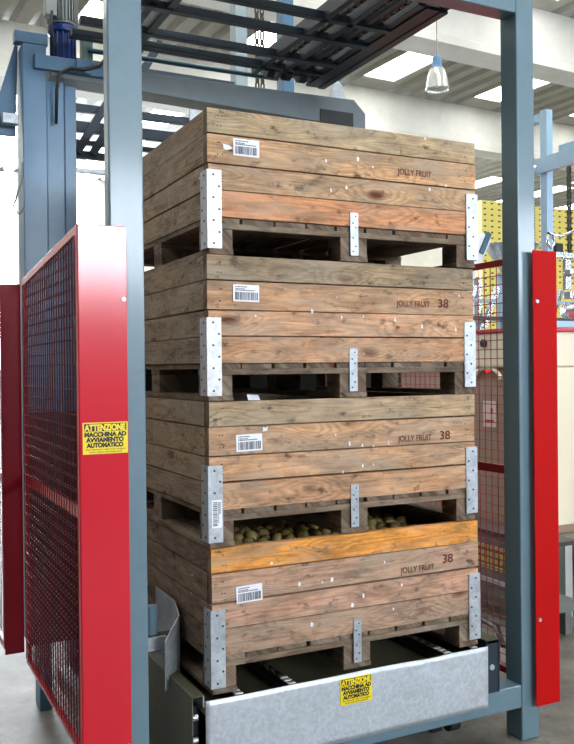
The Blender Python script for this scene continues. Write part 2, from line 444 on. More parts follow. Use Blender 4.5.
    for i, zz in enumerate((.022, .042, .075, .115, .132, .158)):
        px = ox + .604 + (.006 if i % 2 else -.006); s.tube([(px, oy - .005, zz + .017), (px, oy - .0072, zz + .017)], .0032, 8, mi=1)
    s.build('centre_strap', [GALV, SCREW], c)
    yf = oy - .0042
    barcode(c, ox + lab[0], yf, lab[1], .104, .062, seed=seed, tilt=lab[2])
    text_mesh('stencil_lettering', 'JOLLY FRUIT', .034, STENCIL, c, (ox + .81, yf + .0004, .345 + lab[3]), .165, bold=.0003)
    if num: text_mesh('stencil_number', num, .05, STENCIL, c, (ox + 1.012, yf + .0004, .345 + lab[4]), .052, bold=.0004)
    return c

T = tn
crate4 = make_crate(3, 0.0, .006, 0.0, -.003,
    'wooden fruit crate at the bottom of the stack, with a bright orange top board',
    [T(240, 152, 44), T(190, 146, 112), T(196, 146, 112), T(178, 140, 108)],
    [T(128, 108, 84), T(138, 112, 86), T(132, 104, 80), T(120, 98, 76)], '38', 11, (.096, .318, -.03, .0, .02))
crate3 = make_crate(2, H, -.004, 0.0, .004,
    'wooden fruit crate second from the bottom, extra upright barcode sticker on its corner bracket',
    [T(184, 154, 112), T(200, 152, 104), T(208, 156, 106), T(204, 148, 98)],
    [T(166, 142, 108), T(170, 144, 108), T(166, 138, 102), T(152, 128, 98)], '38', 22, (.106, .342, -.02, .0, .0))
crate2 = make_crate(1, 2 * H, -.008, .0, .010,
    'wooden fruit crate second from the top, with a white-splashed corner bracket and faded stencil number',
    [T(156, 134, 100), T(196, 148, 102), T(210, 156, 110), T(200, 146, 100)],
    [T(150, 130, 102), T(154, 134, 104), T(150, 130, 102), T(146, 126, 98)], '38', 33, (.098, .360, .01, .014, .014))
crate1 = make_crate(0, 3 * H, .010, 0.0, -.004,
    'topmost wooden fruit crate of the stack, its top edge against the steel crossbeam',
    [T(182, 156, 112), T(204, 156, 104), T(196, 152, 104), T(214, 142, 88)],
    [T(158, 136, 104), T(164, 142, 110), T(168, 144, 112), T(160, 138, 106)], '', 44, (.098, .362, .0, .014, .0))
# upright barcode label on the front left bracket of crate three
barcode(crate3, -.5935, -.6085, .175, .10, .038, rot=(0, PI / 2, 0), seed=77)
# torn paper scraps stuck to the fronts
def scrap(parent, x, z, pts, name='paper_scrap'):
    m = MB().prism([(x + a, -.6045, z + b) for a, b in pts], (0, .001, 0)); m.build(name, PAPER, parent)
scrap(crate1, -.538, .388, [(-.004, .012), (.02, .008), (.034, -.002), (.014, -.01), (-.002, -.008)])
scrap(crate3, -.388, .412, [(0, .0), (.018, .002), (.02, .02), (.012, .012), (.002, .018)])
rnd = random.Random(5)
for cr, spots in ((crate1, [(.36, .31), (.02, .40), (.09, .375), (-.1, .27), (-.12, .38), (-.03, .285)]),
                  (crate2, [(-.05, .31), (.05, .315), (.2, .305), (.33, .28), (.5, .27), (-.18, .33), (.52, .41)]),
                  (crate3, [(-.02, .35), (.04, .34), (.09, .335), (-.08, .385), (-.05, .24), (.04, .26), (.09, .262), (.16, .345)]),
                  (crate4, [(-.25, .36), (-.15, .355), (-.11, .36), (.03, .28), (.21, .3), (.13, .4), (-.02, .25), (.17, .21), (-.2, .2)])):
    for sx, sz in spots:
        k = rnd.uniform(.6, 1.2)
        scrap(cr, sx, sz, [(rnd.uniform(-.004, 0) * k, -.006 * k), (.006 * k, -.008 * k), (rnd.uniform(.004, .01) * k, .004 * k), (0, .009 * k)], 'paper_fleck')

# ------------------------------------------------------------------ kiwi fruit in the lower crates
def fruit_mat():
    m, nt, b = newmat('kiwi_skin'); L = nt.links
    oi = N(nt, 'ShaderNodeObjectInfo'); tc = N(nt, 'ShaderNodeTexCoord')
    n = N(nt, 'ShaderNodeTexNoise', i_Scale=60.0, i_Detail=6); L.new(tc.outputs['Object'], n.inputs['Vector'])
    r = ramp(nt, [(0, rgb(104, 84, 44)), (1, rgb(152, 130, 74))], oi.outputs['Random'])
    r2 = ramp(nt, [(.3, G(.75)), (.7, G(1.1))], n.outputs['Fac'])
    c = mix(nt, 'MULTIPLY', 1, r.outputs[0], r2.outputs[0]); L.new(c, b.inputs['Base Color'])
    b.inputs['Roughness'].default_value = .6
    return m
KIWI = fruit_mat()
def kiwi_mesh():
    m = MB(); prof = []
    for i in range(9):
        a = PI * i / 8; prof.append((max(.0006, .0265 * math.sin(a)), -.0305 * math.cos(a)))
    m.lathe(prof, n=12); o = m.build('kiwi_fruit', KIWI, None, smooth=True); return o
k0 = kiwi_mesh(); first = True
rnd = random.Random(9)
def put_kiwis(x0, x1, y0, y1, z, nx, ny, label, group, amp=.008):
    global first
    for j in range(ny):
        for i in range(nx):
            if first: o = k0; first = False
            else:
                o = k0.copy(); COL.objects.link(o)
            x = x0 + (x1 - x0) * (i + .5 + (.25 if j % 2 else -.25)) / nx + rnd.uniform(-.012, .012)
            y = y0 + (y1 - y0) * (j + .5) / ny + rnd.uniform(-.009, .009)
            o.location = (x, y, z + rnd.uniform(-amp, amp))
            o.rotation_euler = (rnd.uniform(0, PI), rnd.uniform(0, PI), rnd.uniform(0, PI))
            tag(o, label, 'fruit', group)
def heap(zf, zt, label, x0, x1, y0, y1):
    m = MB(); r_ = random.Random(3); nx, ny = 44, 44
    b = 0
    for j in range(ny + 1):
        for i in range(nx + 1):
            x = x0 + (x1 - x0) * i / nx; y = y0 + (y1 - y0) * j / ny
            m.v.append((x, y, zt + .012 * abs(math.sin(i * 1.5 + .3 * j)) * abs(math.sin(j * 1.5)) - (.012)))
    for j in range(ny):
        for i in range(nx):
            a = j * (nx + 1) + i; m.face([a, a + 1, a + nx + 2, a + nx + 1])
    o = m.build('kiwi_fruit_pile', KIWI, None, smooth=True)
    return tag(o, label, 'fruit', None, 'stuff')
z4 = .44
put_kiwis(.085, 1.115, .12, .66, z4 + .012, 18, 10, 'brown kiwi fruit lying in the bottom crate, seen through the slot', 'kiwi fruit filling the bottom crate', .015)
heap(0, z4 - .012, 'mass of brown kiwi fruit filling the bottom crate below the top layer', .035, 1.165, .035, 1.165)
put_kiwis(.10, 1.10, .05, .16, H + .485, 17, 2, 'brown kiwi fruit peeping over the rim of the second crate from the bottom', 'kiwi fruit at the rim of the second crate', .012)
heap(0, H + .456, 'mass of brown kiwi fruit filling the second crate from the bottom', .035, 1.165, .035, 1.165)
o = MB().prism([(0, 0, 0), (.06, .01, 0), (.075, .05, .0), (.02, .045, .0)], (0, 0, .001)).build('paper_scrap', PAPER, None)
o.location = (.155, .0, 2 * H - .0); o.rotation_euler = (.5, .1, .2); tag(o, 'crumpled white paper scrap on the rim between the two middle crates', 'paper')

# ------------------------------------------------------------------ blue frame of the crate stacker
frame = thing('crate_stacker', 'blue-grey painted steel portal frame standing around the crate stack', 'frame', (0, 0, 0))
def post(x0, x1, y0, y1, z0, z1, mat=BLUE, par=frame, name='post'):
    return MB().box((x0, y0, z0), (x1, y1, z1)).build(name, mat, par, bevel=.006, seg=3)
post(-.352, -.231, 0, .06, FLOOR + .001, 2.80)
post(1.440, 1.538, 0, .105, FLOOR + .001, 2.80)
MB().box((-.231, .003, 2.70), (1.44, .097, 2.80)).build('top_beam', BLUE, frame, bevel=.005)
MB().box((-.231, .003, -.313), (1.44, .10, -.213)).build('bottom_beam', BLUE, frame, bevel=.005)
MB().box((1.36, .10, -.30), (1.42, 1.25, -.22)).build('side_beam', BLUE, frame, bevel=.004)
MB().box((-.30, .10, -.30), (-.24, 1.22, -.22)).build('side_beam', BLUE, frame, bevel=.004)

# ------------------------------------------------------------------ hoist tower behind the stack
tower = thing('hoist_tower', 'blue painted hoist tower with wide columns behind the left mesh guard', 'hoist', (0, 0, 0))
def tbox(name, a, b, mat=BLUEH, bevel=.004, par=tower): return MB().box(a, b).build(name, mat, par, bevel=bevel)
tbox('column', (-.412, 1.30, -.12), (-.300, 1.46, 2.72))
tbox('column_foot', (-.36, 1.32, FLOOR + .002), (-.300, 1.44, -.121))
tbox('column_flange', (-.298, 1.32, -.12), (-.215, 1.44, 2.565))
tbox('column', (-.205, 1.36, FLOOR + .002), (-.148, 1.46, 2.565))
tbox('column', (1.36, 1.36, FLOOR + .002), (1.48, 1.50, 2.56))
tbox('lower_shade_panel', (-.43, 1.20, -.10), (-.10, 1.296, .98), DARKER)  # added dark panel, stands for the shadow low on the columns
# rear crossbeam with chamfered right end
m = MB().prism([(-.28, 1.30, 2.58), (1.485, 1.30, 2.53), (1.485, 1.30, 2.62), (1.41, 1.30, 2.69), (-.10, 1.30, 2.66), (-.28, 1.30, 2.658)], (0, .14, 0))
m.build('crossbeam', painted('grey_beam_paint', (96, 108, 112), .4, 0, .2, 4, dirt=.4, dirtcol=(60, 62, 60)), tower, bevel=.004)
tbox('bracket_plate', (-.36, 1.27, 2.60), (-.02, 1.298, 2.668))
tbox('cable_box', (-.17, 1.245, 2.60), (-.10, 1.268, 2.665), BLUEH)
tbox('stub_beam', (-.445, 1.30, 2.722), (-.292, 1.36, 2.778))
MB().prism([(-.56, 1.40, 2.30), (-.43, 1.40, 2.30), (-.415, 1.40, 2.74), (-.43, 1.40, 2.74)], (0, .02, 0)).build('gusset_plate', BLUEH, tower, bevel=.002)
tbox('end_stop', (-.50, 1.33, 2.34), (-.425, 1.38, 2.39), GALV)
for k, (dy, r) in enumerate(((0, .008), (.012, .007))):
    MB().tube([(-.02, 1.25 - dy, 2.70), (-.06, 1.24 - dy, 2.64), (-.14, 1.235 - dy, 2.615 - .01 * k), (-.20, 1.24 - dy, 2.61), (-.25, 1.25 - dy, 2.58), (-.262, 1.26 - dy, 2.50), (-.262, 1.28, 2.35)], r, 8).build('power_cable', PLASTIC_DARK, tower, smooth=True)
MB().tube([(-.42, 1.28, 2.15), (-.43, 1.26, 2.05), (-.47, 1.25, 1.93), (-.44, 1.255, 1.90), (-.415, 1.27, 1.94)], .005, 6).build('signal_cable', MGREY, tower, smooth=True)

motor = thing('gear_motor', 'blue gear motor with grey finned top on the hoist tower', 'motor', (-.208, 1.36, 2.661))
MB().lathe([(.001, 0), (.062, 0), (.062, .012), (.055, .014), (.055, .14), (.074, .15), (.076, .175), (.055, .19), (.001, .19)], n=28).build('gearbox', MOTOR, motor, smooth=False)
m = MB()
for k in range(14):
    a = 2 * PI * k / 14; m.tube([(.058 * math.cos(a), .058 * math.sin(a), .01), (.058 * math.cos(a), .058 * math.sin(a), .145)], .006, 6)
m.build('housing_ribs', MOTOR, motor)
m = MB(); m.lathe([(.001, .19), (.062, .19), (.062, .40), (.05, .42), (.001, .42)], n=28)
for k in range(28):
    a = 2 * PI * k / 28
    m.box((.06, -.0022, .2), (.075, .0022, .39), Matrix.Rotation(a, 4, 'Z'))
m.build('finned_motor', MGREY, motor)
MB().box((-.10, -.09, .20), (-.045, -.03, .28)).build('terminal_box', MGREY, motor, bevel=.004)
MB().box((.085, -.05, .01), (.135, .02, .16)).build('switch_box', painted('dull_green_box', (96, 120, 118), .5), motor, bevel=.004)
MB().tube([(-.07, -.09, .22), (-.075, -.10, .14), (-.06, -.09, .06), (-.05, -.08, .01)], .006, 6).build('motor_cable', PLASTIC_DARK, motor, smooth=True)

# ------------------------------------------------------------------ lifting platform overhead
plat = thing('lifting_platform', 'dark steel lifting platform with crossbars overhead above the crate stack', 'platform', (0, 0, 0))
zp = 2.72
def pbar(name, a, b, mat=DARK, bevel=.002): return MB().box(a, b).build(name, mat, plat, bevel=bevel)
pbar('side_rail', (1.175, .18, zp), (1.215, 1.30, zp + .10), DARK)
pbar('side_rail', (1.10, .18, zp + .004), (1.172, 1.30, zp + .02), DARKER)
pbar('inner_rail', (1.06, .18, zp + .01), (1.10, 1.26, zp + .08), DARK)
pbar('inner_rail', (.955, .16, zp + .01), (.985, 1.26, zp + .07), DARK)
pbar('inner_rail', (.875, .12, zp), (.905, 1.28, zp + .07), DARK)
pbar('inner_rail', (.745, .14, zp), (.775, 1.24, zp + .07), DARK)
pbar('side_rail', (.08, .10, zp), (.115, 1.30, zp + .08), DARK)
pbar('inner_rail', (.005, .10, zp + .01), (.04, 1.30, zp + .08), DARK)
for y0, y1, z0, z1 in ((.10, .135, 0, .04), (.455, .49, 0, .035), (.65, .69, -.005, .03), (.94, .975, -.005, .03), (1.10, 1.13, 0, .03), (1.165, 1.19, .01, .04)):
    pbar('crossbar', (-.22, y0, zp + z0), (1.10, y1, zp + z1))
pbar('end_plate', (.60, .10, zp + .085), (1.215, .16, zp + .17), DARK)
pbar('end_stop', (1.16, .12, zp + .015), (1.215, .178, zp + .075), DARKER)
MB().tube([(-.10, 1.30, zp + .012), (.92, 1.28, zp + .012)], .012, 10).build('tie_rod', TEAL, plat, smooth=True)
def chain(m, p, q, pitch, w, t):
    p = Vector(p); q = Vector(q); n = max(1, int((q - p).length / pitch)); d = (q - p) / n; L = d.normalized()
    for i in range(n):
        a = p + d * i
        if i % 2: m.bar(a + d * .08, a + d * .92, w, t)
        else:
            up = Vector((0, 0, 1)) if abs(L.z) < .9 else Vector((0, 1, 0)); s = L.cross(up).normalized() * (w * .5)
            m.bar(a - d * .1 + s, a + d * 1.1 + s, w * .22, t * 1.15); m.bar(a - d * .1 - s, a + d * 1.1 - s, w * .22, t * 1.15)
for x in (.83, .93, 1.02):
    m = MB(); chain(m, (x, .2, zp + .03), (x, 1.26, zp + .03), .028, .022, .018); m.build('drive_chain', CHAIN, plat)
for x in (.83, .93, 1.02):
    m = MB(); m.tube([(x - .02, 1.2, zp + .02), (x + .02, 1.2, zp + .02)], .04, 16); m.build('sprocket', DARKER, plat)
MB().prism([(1.27, 1.32, 2.692), (1.37, 1.32, 2.692), (1.34, 1.32, 2.78), (1.30, 1.32, 2.80)], (0, .03, 0)).build('bearing_bracket', GALV, plat, bevel=.003)
MB().box((1.19, 1.294, 2.50), (1.40, 1.2995, 2.61)).build('end_recess', DARKER, tower)

# ------------------------------------------------------------------ second hoist further back
hoist2 = thing('rear_hoist', 'second blue hoist frame standing further back behind the crate stack', 'hoist', (0, 0, 0))
def h2(name, a, b, mat=BLUEH): return MB().box(a, b).build(name, mat, hoist2, bevel=.003)
h2('column', (1.245, 2.6, FLOOR + .001), (1.335, 2.70, 4.2), painted('pale_column', (150, 166, 170), .4))
h2('column', (1.61, 2.6, FLOOR + .001), (1.70, 2.70, 4.2))
h2('column', (.02, 2.62, FLOOR + .001), (.10, 2.70, 4.2))
for z, t in ((2.53, .05), (2.62, .03), (2.70, .07), (2.83, .05), (2.98, .03), (3.12, .05)):
    h2('crossbar', (.104, 2.62, z), (1.241, 2.66, z + t), DARK)
h2('crossbar', (.104, 2.62, 2.44), (1.241, 2.66, 2.47), GALV)
for x in (.45, .9):
    h2('crossbar_bracket', (x, 2.595, 2.84), (x + .05, 2.615, 2.94), GALV)
MB().bar((.14, 2.60, 2.56), (.60, 2.60, 3.35), .03, .05).build('diagonal_brace', DARK, hoist2)
MB().bar((.24, 2.60, 2.56), (.70, 2.60, 3.35), .03, .05).build('diagonal_brace', DARK, hoist2)
for x in (1.385, 1.425):
    m = MB(); chain(m, (x, 2.55, 2.2), (x, 2.55, 4.2), .045, .022, .016); m.build('lifting_chain', CHAIN, hoist2)
RPD = painted('gap_shade_black', (22, 21, 20), .9, 0, .2)  # near-black backing, added so the gaps between crates look dark
MB().box((.34, 1.62, FLOOR + .001), (1.93, 1.64, 2.02)).build('gap_shade_backing', RPD, hoist2)
MB().box((.12, 1.65, FLOOR + .001), (1.93, 1.67, 1.30)).build('gap_shade_backing', RPD, hoist2)
h2('top_beam', (.02, 2.6, 4.205), (1.70, 2.7, 4.30))

# ------------------------------------------------------------------ red guards
def wire_mesh(m, X, y0, y1, z0, z1, s=.043, r=.0018, axis='y', drop=0):
    zt = lambda y: z1 - drop * (y - y0) / (y1 - y0)
    n = int((y1 - y0) / s)
    for i in range(n + 1):
        y = y0 + (y1 - y0) * i / n
        p, q = ((X, y, z0), (X, y, zt(y))) if axis == 'y' else ((y, X, z0), (y, X, z1))
        m.tube([p, q], r, 5, False)
    n = int((z1 - z0) / s)
    for i in range(n + 1):
        z = z0 + (z1 - z0) * i / n
        ye = y1 if z <= z1 - drop else y0 + (y1 - y0) * max(.02, (z1 - z) / max(drop, 1e-6))
        p, q = ((X + .003, y0, z), (X + .003, ye, z)) if axis == 'y' else ((y0, X + .003, z), (y1, X + .003, z))
        m.tube([p, q], r, 5, False)
gl = thing('safety_guard', 'red mesh safety guard with yellow warning sign in front of the left post', 'guard', (0, 0, 0))
MB().box((-.467, -.033, -.16), (-.303, -.028, 1.655)).build('front_plate', RED, gl, bevel=.0015)
def guard_side(g, X, y0, y1, zt0, zt1, zb, mid, mat):
    """sheet-steel frame and wire mesh in a plane X = const"""
    MB().box((X - .014, y0, zb), (X, y0 + .03, zt0 - .03)).build('frame_upright', mat, g, bevel=.001)
    MB().box((X - .014, y1 - .03, zb), (X, y1, zt1)).build('frame_upright', mat, g, bevel=.001)
    MB().prism([(X - .014, y0, zt0 - .03), (X - .014, y1 - .03, zt1 - .03), (X - .014, y1 - .03, zt1), (X - .014, y0, zt0)], (.014, 0, 0)).build('top_rail', mat, g, bevel=.001)
    MB().box((X - .014, y0 + .03, zb), (X, y1 - .03, zb + .03)).build('bottom_rail', mat, g, bevel=.001)
    MB().box((X - .014, y0 + .03, mid - .02), (X, y1 - .03, mid + .02)).build('middle_rail', mat, g, bevel=.001)
guard_side(gl, -.455, -.0275, 1.03, 1.655, 1.578, -.115, .70, RED)
m = MB(); wire_mesh(m, -.461, .0, 1.0, -.09, 1.620, .0425, .0024, drop=.077); wire_mesh(m, -.474, .02, 1.0, -.09, 1.620, .0425, .0018, drop=.077); m.build('wire_mesh', REDW, gl)
warning_sign(gl, -.458, -.0335, .893, .152, .105)
for x, z in ((-.315, 1.41), (-.315, -.10)):
    MB().tube([(x, -.033, z), (x, -.038, z)], .008, 10).build('bolt_head', GALV, gl, smooth=False)
g2 = thing('safety_guard', 'red mesh safety guard at the far left, behind the signed guard', 'guard', (0, 0, 0))
MB().box((-.556, 1.05, -.075), (-.474, 1.055, 1.555)).build('front_plate', painted('shaded_red_paint', (150, 8, 36), .4), g2, bevel=.0015)  # shade on this guard is put into a darker red
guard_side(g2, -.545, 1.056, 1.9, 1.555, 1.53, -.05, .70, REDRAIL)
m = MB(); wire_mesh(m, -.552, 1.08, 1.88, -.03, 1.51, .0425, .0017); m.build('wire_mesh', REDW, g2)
gr = thing('safety_guard', 'red mesh safety guard with plain scarlet plate at the right post', 'guard', (0, 0, 0))
MB().box((1.492, -.033, -.307), (1.628, -.028, 1.672)).build('front_plate', REDR, gr, bevel=.002)
for x, z in ((1.512, 1.45), (1.512, .07)):
    MB().tube([(x, -.033, z), (x, -.039, z)], .008, 10).build('bolt_head', GALV, gr)
guard_side(gr, 1.575, .132, 1.25, 1.668, 1.668, -.26, .69, REDRAIL)
m = MB(); wire_mesh(m, 1.568, .16, 1.22, -.22, 1.64, .0425, .0023); m.build('wire_mesh', painted('crimson_wire', (168, 24, 54), .4, 0, .15), gr)
for x in (1.54,):
    MB().box((1.5385, .02, 1.50), (1.56, .05, 1.53)).build('mounting_lug', REDRAIL, gr)
    MB().box((1.5385, .02, .1), (1.56, .05, .13)).build('mounting_lug', REDRAIL, gr)

# ------------------------------------------------------------------ chain conveyor beneath the crates
cv = thing('chain_conveyor', 'galvanised chain conveyor under the crate stack, with yellow warning sign on its skirt', 'conveyor', (0, 0, 0))
SK = MB()
nx, nz = 60, 12
def skz(i, j):
    x = -.036 + 1.258 * i / nx; z = -.258 + .258 * j / nz
    y = -.034 - .0016 * math.sin(x * 7) - .0012 * math.sin(x * 17 + z * 9)
    d = (x - .93) ** 2 + (z + .03) ** 2; y += .010 * math.exp(-d / .0012)
    d = (x - .93) ** 2 + (z + .0) ** 2; z -= .006 * math.exp(-d / .004)
    return (x, y, z)
for j in range(nz + 1):
    for i in range(nx + 1): SK.v.append(skz(i, j))
for j in range(nz):
    for i in range(nx):
        a = j * (nx + 1) + i; SK.face([a, a + 1, a + nx + 2, a + nx + 1])
sk = SK.build('front_skirt', GALV2, cv, smooth=True)
so = sk.modifiers.new('thickness', 'SOLIDIFY'); so.thickness = .003; so.offset = 1
warning_sign(cv, .508, -.040, -.116, .142, .102, worn=True)
DECK = painted('dusty_olive_deck', (78, 76, 56), .6, .1, .3, 8, dirt=.5, dirtcol=(40, 36, 26))
MB().box((-.03, -.028, -.06), (1.215, 1.2, -.055)).build('deck_plate', DECK, cv)
MB().box((.0, -.0275, -.054), (1.2, -.024, -.004)).build('deck_lip', DECK, cv)
for x in (.10, .315, 1.03, 1.17):
    MB().box((x - .024, -.02, -.054), (x + .024, 1.2, -.022)).build('chain_guide', DARKER, cv, bevel=.001)
    m = MB(); chain(m, (x, -.01, -.013), (x, 1.18, -.013), .03, .026, .017); m.build('roller_chain', CHAIN, cv)
    m = MB()
    for q in range(3): m.box((x - .016, -.018 + q * .032, -.0045), (x + .016, .0 + q * .032, -.001))
    m.build('chain_pad', LINK, cv, bevel=.001)
# dust heap
# left side channel and outer side plate
sp = [(-.085, -.03, -.26), (-.085, -.03, .020), (-.115, .10, .035), (-.115, .75, .035), (-.115, .75, -.26)]
SIDEP = galvanised('weathered_side_plate', (112, 112, 98), .6, .3, .6)
MB().box((-.085, -.030, -.30), (-.0815, 1.1, .022)).build('side_plate', SIDEP, cv, bevel=.001)
MB().box((-.081, -.030, .018), (-.040, 1.1, .022)).build('side_plate_lip', DECK, cv)
MB().box((-.0435, -.030, -.02), (-.040, 1.1, .0175)).build('side_plate_lip', GALV, cv)
MB().box((-.078, .02, -.30), (-.0445, .06, -.03)).build('inner_web', DARKER, cv)
MB().tube([(-.079, .015, -.07), (-.05, .015, -.07)], .014, 12).build('roller_bolt', STAINLESS, cv)
MB().tube([(-.079, .012, -.15), (-.05, .012, -.15)], .010, 12).build('roller_bolt', LINK, cv)
# right hand C profile
MB().box((1.236, -.015, -.21), (1.30, -.011, .0)).build('channel_end', DARK, cv)
MB().box((1.232, -.018, -.21), (1.236, .9, .012)).build('right_channel', DARK, cv, bevel=.001)
MB().box((1.296, -.018, -.21), (1.301, .9, .012)).build('right_channel', DARK, cv, bevel=.001)
MB().box((1.232, -.018, .0125), (1.301, .9, .0165)).build('right_channel_top', DECK, cv, bevel=.001)
MB().tube([(1.26, -.016, -.10), (1.26, -.021, -.10)], .012, 12).build('bolt_head', GALV, cv)
# legs and cross pieces down to the floor
for x in (.02, 1.14):
    for y in (.25, 1.05):
        MB().box((x, y, FLOOR + .001), (x + .06, y + .06, -.061)).build('leg', DARKER, cv, bevel=.002)
MB().tube([(1.14, .14, -.37), (1.19, .14, -.37)], .035, 18).build('drive_sprocket', PLASTIC_DARK, cv)
MB().box((.0, .12, -.36), (1.2, .18, -.30)).build('cross_member', DARKER, cv)
# curved centring guide
cg = thing('centring_guide', 'bent galvanised centring guide plate left of the bottom crate', 'guide plate', (0, 0, 0))
m = MB(); prof = [(-.012, .60, 0), (-.014, .36, 0), (-.022, .285, 0), (-.045, .255, 0), (-.107, .20, 0)]
top = [.26, .26, .222, .212, .158]; bot = [-.02, -.02, -.005, -.01, -.028]
n = len(prof)
for k, (x, y, _) in enumerate(prof): m.v.append((x, y, bot[k])); m.v.append((x, y, top[k]))
for k in range(n - 1): m.face([2 * k, 2 * k + 2, 2 * k + 3, 2 * k + 1])
o = m.build('guide_plate', GALV, cg); so = o.modifiers.new('t', 'SOLIDIFY'); so.thickness = .005
MB().box((-.235, .30, .09), (-.03, .35, .15)).build('guide_arm', DARKER, cg, bevel=.002)
MB().tube([(-.115, .33, .152), (-.115, .33, .26)], .024, 12).build('guide_pivot', BLUE, cg)
MB().box((-.16, .28, .10), (-.07, .298, .15)).build('pivot_plate', GALV, cg)
MB().box((-.29, .28, FLOOR + .001), (-.237, .36, .2)).build('guide_stand', BLUE, cg)

# ------------------------------------------------------------------ cream packing machine and conveyors to the right
pm = thing('packing_machine', 'cream and beige packing machine behind the right mesh guard', 'machine', (0, 0, 0))
MX = 2.8; MY = 1.45
MB().box((MX, MY, .03), (4.6, 3.6, 1.16)).build('cabinet', BEIGE, pm, bevel=.02)
MB().box((MX - .01, MY - .012, .10), (4.6, MY - .001, 1.16)).build('front_panel', CREAM, pm, bevel=.004)
MB().box((MX - .03, MY + .02, 1.162), (4.6, 3.2, 1.40)).build('cowl', CREAM, pm, bevel=.015)
MB().box((MX - .04, MY + .0, 1.402), (4.6, 3.2, 1.425)).build('red_trim', painted('red_trim', (214, 40, 70), .4), pm)
MB().tube([(MX - .03, 1.83, 1.33), (MX - .05, 1.83, 1.33)], .028, 16).build('knob', PLASTIC_DARK, pm)
m = MB(); arch = []
for k in range(13):
    a = PI * k / 12; arch.append((MX - .012, 1.83 + .14 * math.cos(a), 1.08 + .08 * math.sin(a)))
m.tube(arch, .016, 8); m.build('arch_trim', CREAM, pm, smooth=True)
MB().tube([(MX - .001, 1.82, 1.145), (MX - .02, 1.82, 1.145)], .016, 12).build('indicator_lamp', glow('red_indicator', (255, 30, 40), 1.5), pm)
MB().box((MX - .006, 1.75, .75), (MX - .001, 1.88, .93)).build('notice', painted('pink_notice', (214, 190, 184), .6), pm)
MB().box((MX - .009, 1.77, .78), (MX - .0065, 1.86, .80)).build('notice_mark', RED, pm)
MB().box((MX - .009, 1.78, .84), (MX - .0065, 1.80, .88)).build('notice_mark', RED, pm)
MB().box((MX + .02, MY - .02, 1.43), (4.4, MY + .05, 1.47)).build('top_tray', LIGHTBLUE, pm)
for x in (MX + .05, 4.5):
    for y in (MY + .1, 3.4):
        MB().box((x - .04, y - .04, FLOOR + .001), (x + .04, y + .04, .099)).build('leg', MGREY, pm)
# roller conveyor with bins under the beige panel
bc = thing('bin_conveyor', 'low grey conveyor with small yellow bins behind the right mesh guard', 'conveyor', (0, 0, 0))
GREYP = painted('grey_green_panel', (112, 114, 108), .5, .2, .15)
MB().box((2.50, .95, -.30), (2.54, 3.2, .09)).build('side_panel', GREYP, bc, bevel=.004)
MB().box((2.48, .95, .095), (2.74, 3.2, .12)).build('top_rail', painted('dark_rail', (60, 56, 52), .5), bc)
MB().box((2.54, .95, -.30), (2.74, 3.2, -.24)).build('bed', GREYP, bc)
MB().box((2.485, .95, -.215), (2.4995, 3.2, -.19)).build('side_bead', GALV, bc)
for y in (1.0, 3.1):
    for x in (2.52, 2.68): MB().box((x, y, FLOOR + .001), (x + .05, y + .05, -.301)).build('leg', GREYP, bc)
AMB = painted('amber_plastic', (206, 166, 74), .5)
m = MB()
for j in range(4):
    for k in range(12): m.box((2.492, 1.12 + k * .045, -.13 + j * .042), (2.4995, 1.145 + k * .045, -.105 + j * .042))
m.build('vent_grille', AMB, bc)
m = MB()
m.tube([(2.46, 1.9, -.30), (2.44, 1.6, -.44), (2.40, 1.3, -.445), (2.2, 1.0, -.445)], .018, 8); m.build('hose', PLASTIC_DARK, bc, smooth=True)
# perforated grey cabinet at far right
pc = thing('perforated_cabinet', 'grey perforated cabinet standing below the cream panel at the right edge', 'cabinet', (0, 0, 0))
MB().box((3.01, 1.25, -.20), (4.4, 1.43, .025)).build('body', GREYP, pc, bevel=.005)
m = MB()
for j in range(5):
    for k in range(16): m.box((3.04 + k * .045, 1.2455, -.16 + j * .035), (3.06 + k * .045, 1.2495, -.13 + j * .035))
m.build('perforations', PLASTIC_DARK, pc)
for x in (2.94, 4.3): MB().box((x, 1.26, FLOOR + .001), (x + .06, 1.34, .025 if x < 3.1 else -.201)).build('leg', painted('pale_leg', (168, 172, 166), .5), pc)
MB().box((3.001, 1.27, FLOOR + .02), (4.3, 1.33, FLOOR + .07)).build('bottom_bar', PLASTIC_DARK, pc)

# pale blue lifting frame at the right edge
lf = thing('crate_lifter', 'pale blue lifting frame of another machine at the right edge', 'frame', (0, 0, 0))
fy = 2.6
def L_(name, a, b, mat=LIGHTBLUE): return MB().box(a, b).build(name, mat, lf, bevel=.004)
ax = 4.12
L_('mast', (ax - .03, fy, 1.45), (ax + .04, fy + .08, 3.34))
L_('top_arm', (ax - .03, fy + .081, 3.25), (ax + .02, fy + .26, 3.32))
L_('cross_plate', (ax - .06, 1.5, 2.80), (ax - .031, fy + .10, 2.935))
L_('stub_arm', (ax - .10, fy + .101, 2.82), (ax - .04, fy + .22, 2.87))
L_('mast', (ax - .13, fy + .12, 1.45), (ax - .07, fy + .18, 2.90))
m = MB()
for k in range(44): m.box((ax - .105, fy + .095, 1.60 + k * .025), (ax - .075, fy + .118, 1.612 + k * .025))
m.build('toothed_rack', PLASTIC_DARK, lf)
m = MB(); chain(m, (ax + .21, fy - .01, 2.1), (ax + .21, fy - .01, 3.0), .035, .03, .02); m.build('hanging_chain', CHAIN, lf)
L_('chain_arm', (ax + .15, 1.6, 3.001), (ax + .24, fy + .05, 3.06))
m = MB().tube([(ax - .12, fy - .1, 2.26), (ax - .12, fy - .1, 2.18), (ax - .09, fy - .1, 2.15), (ax - .05, fy - .1, 2.18), (ax - .06, fy - .1, 2.26), (ax - .12, fy - .1, 2.27), (ax + .03, fy - .1, 2.25), (ax + .15, fy - .1, 2.30), (ax + .24, fy - .1, 2.36)], .013, 8)
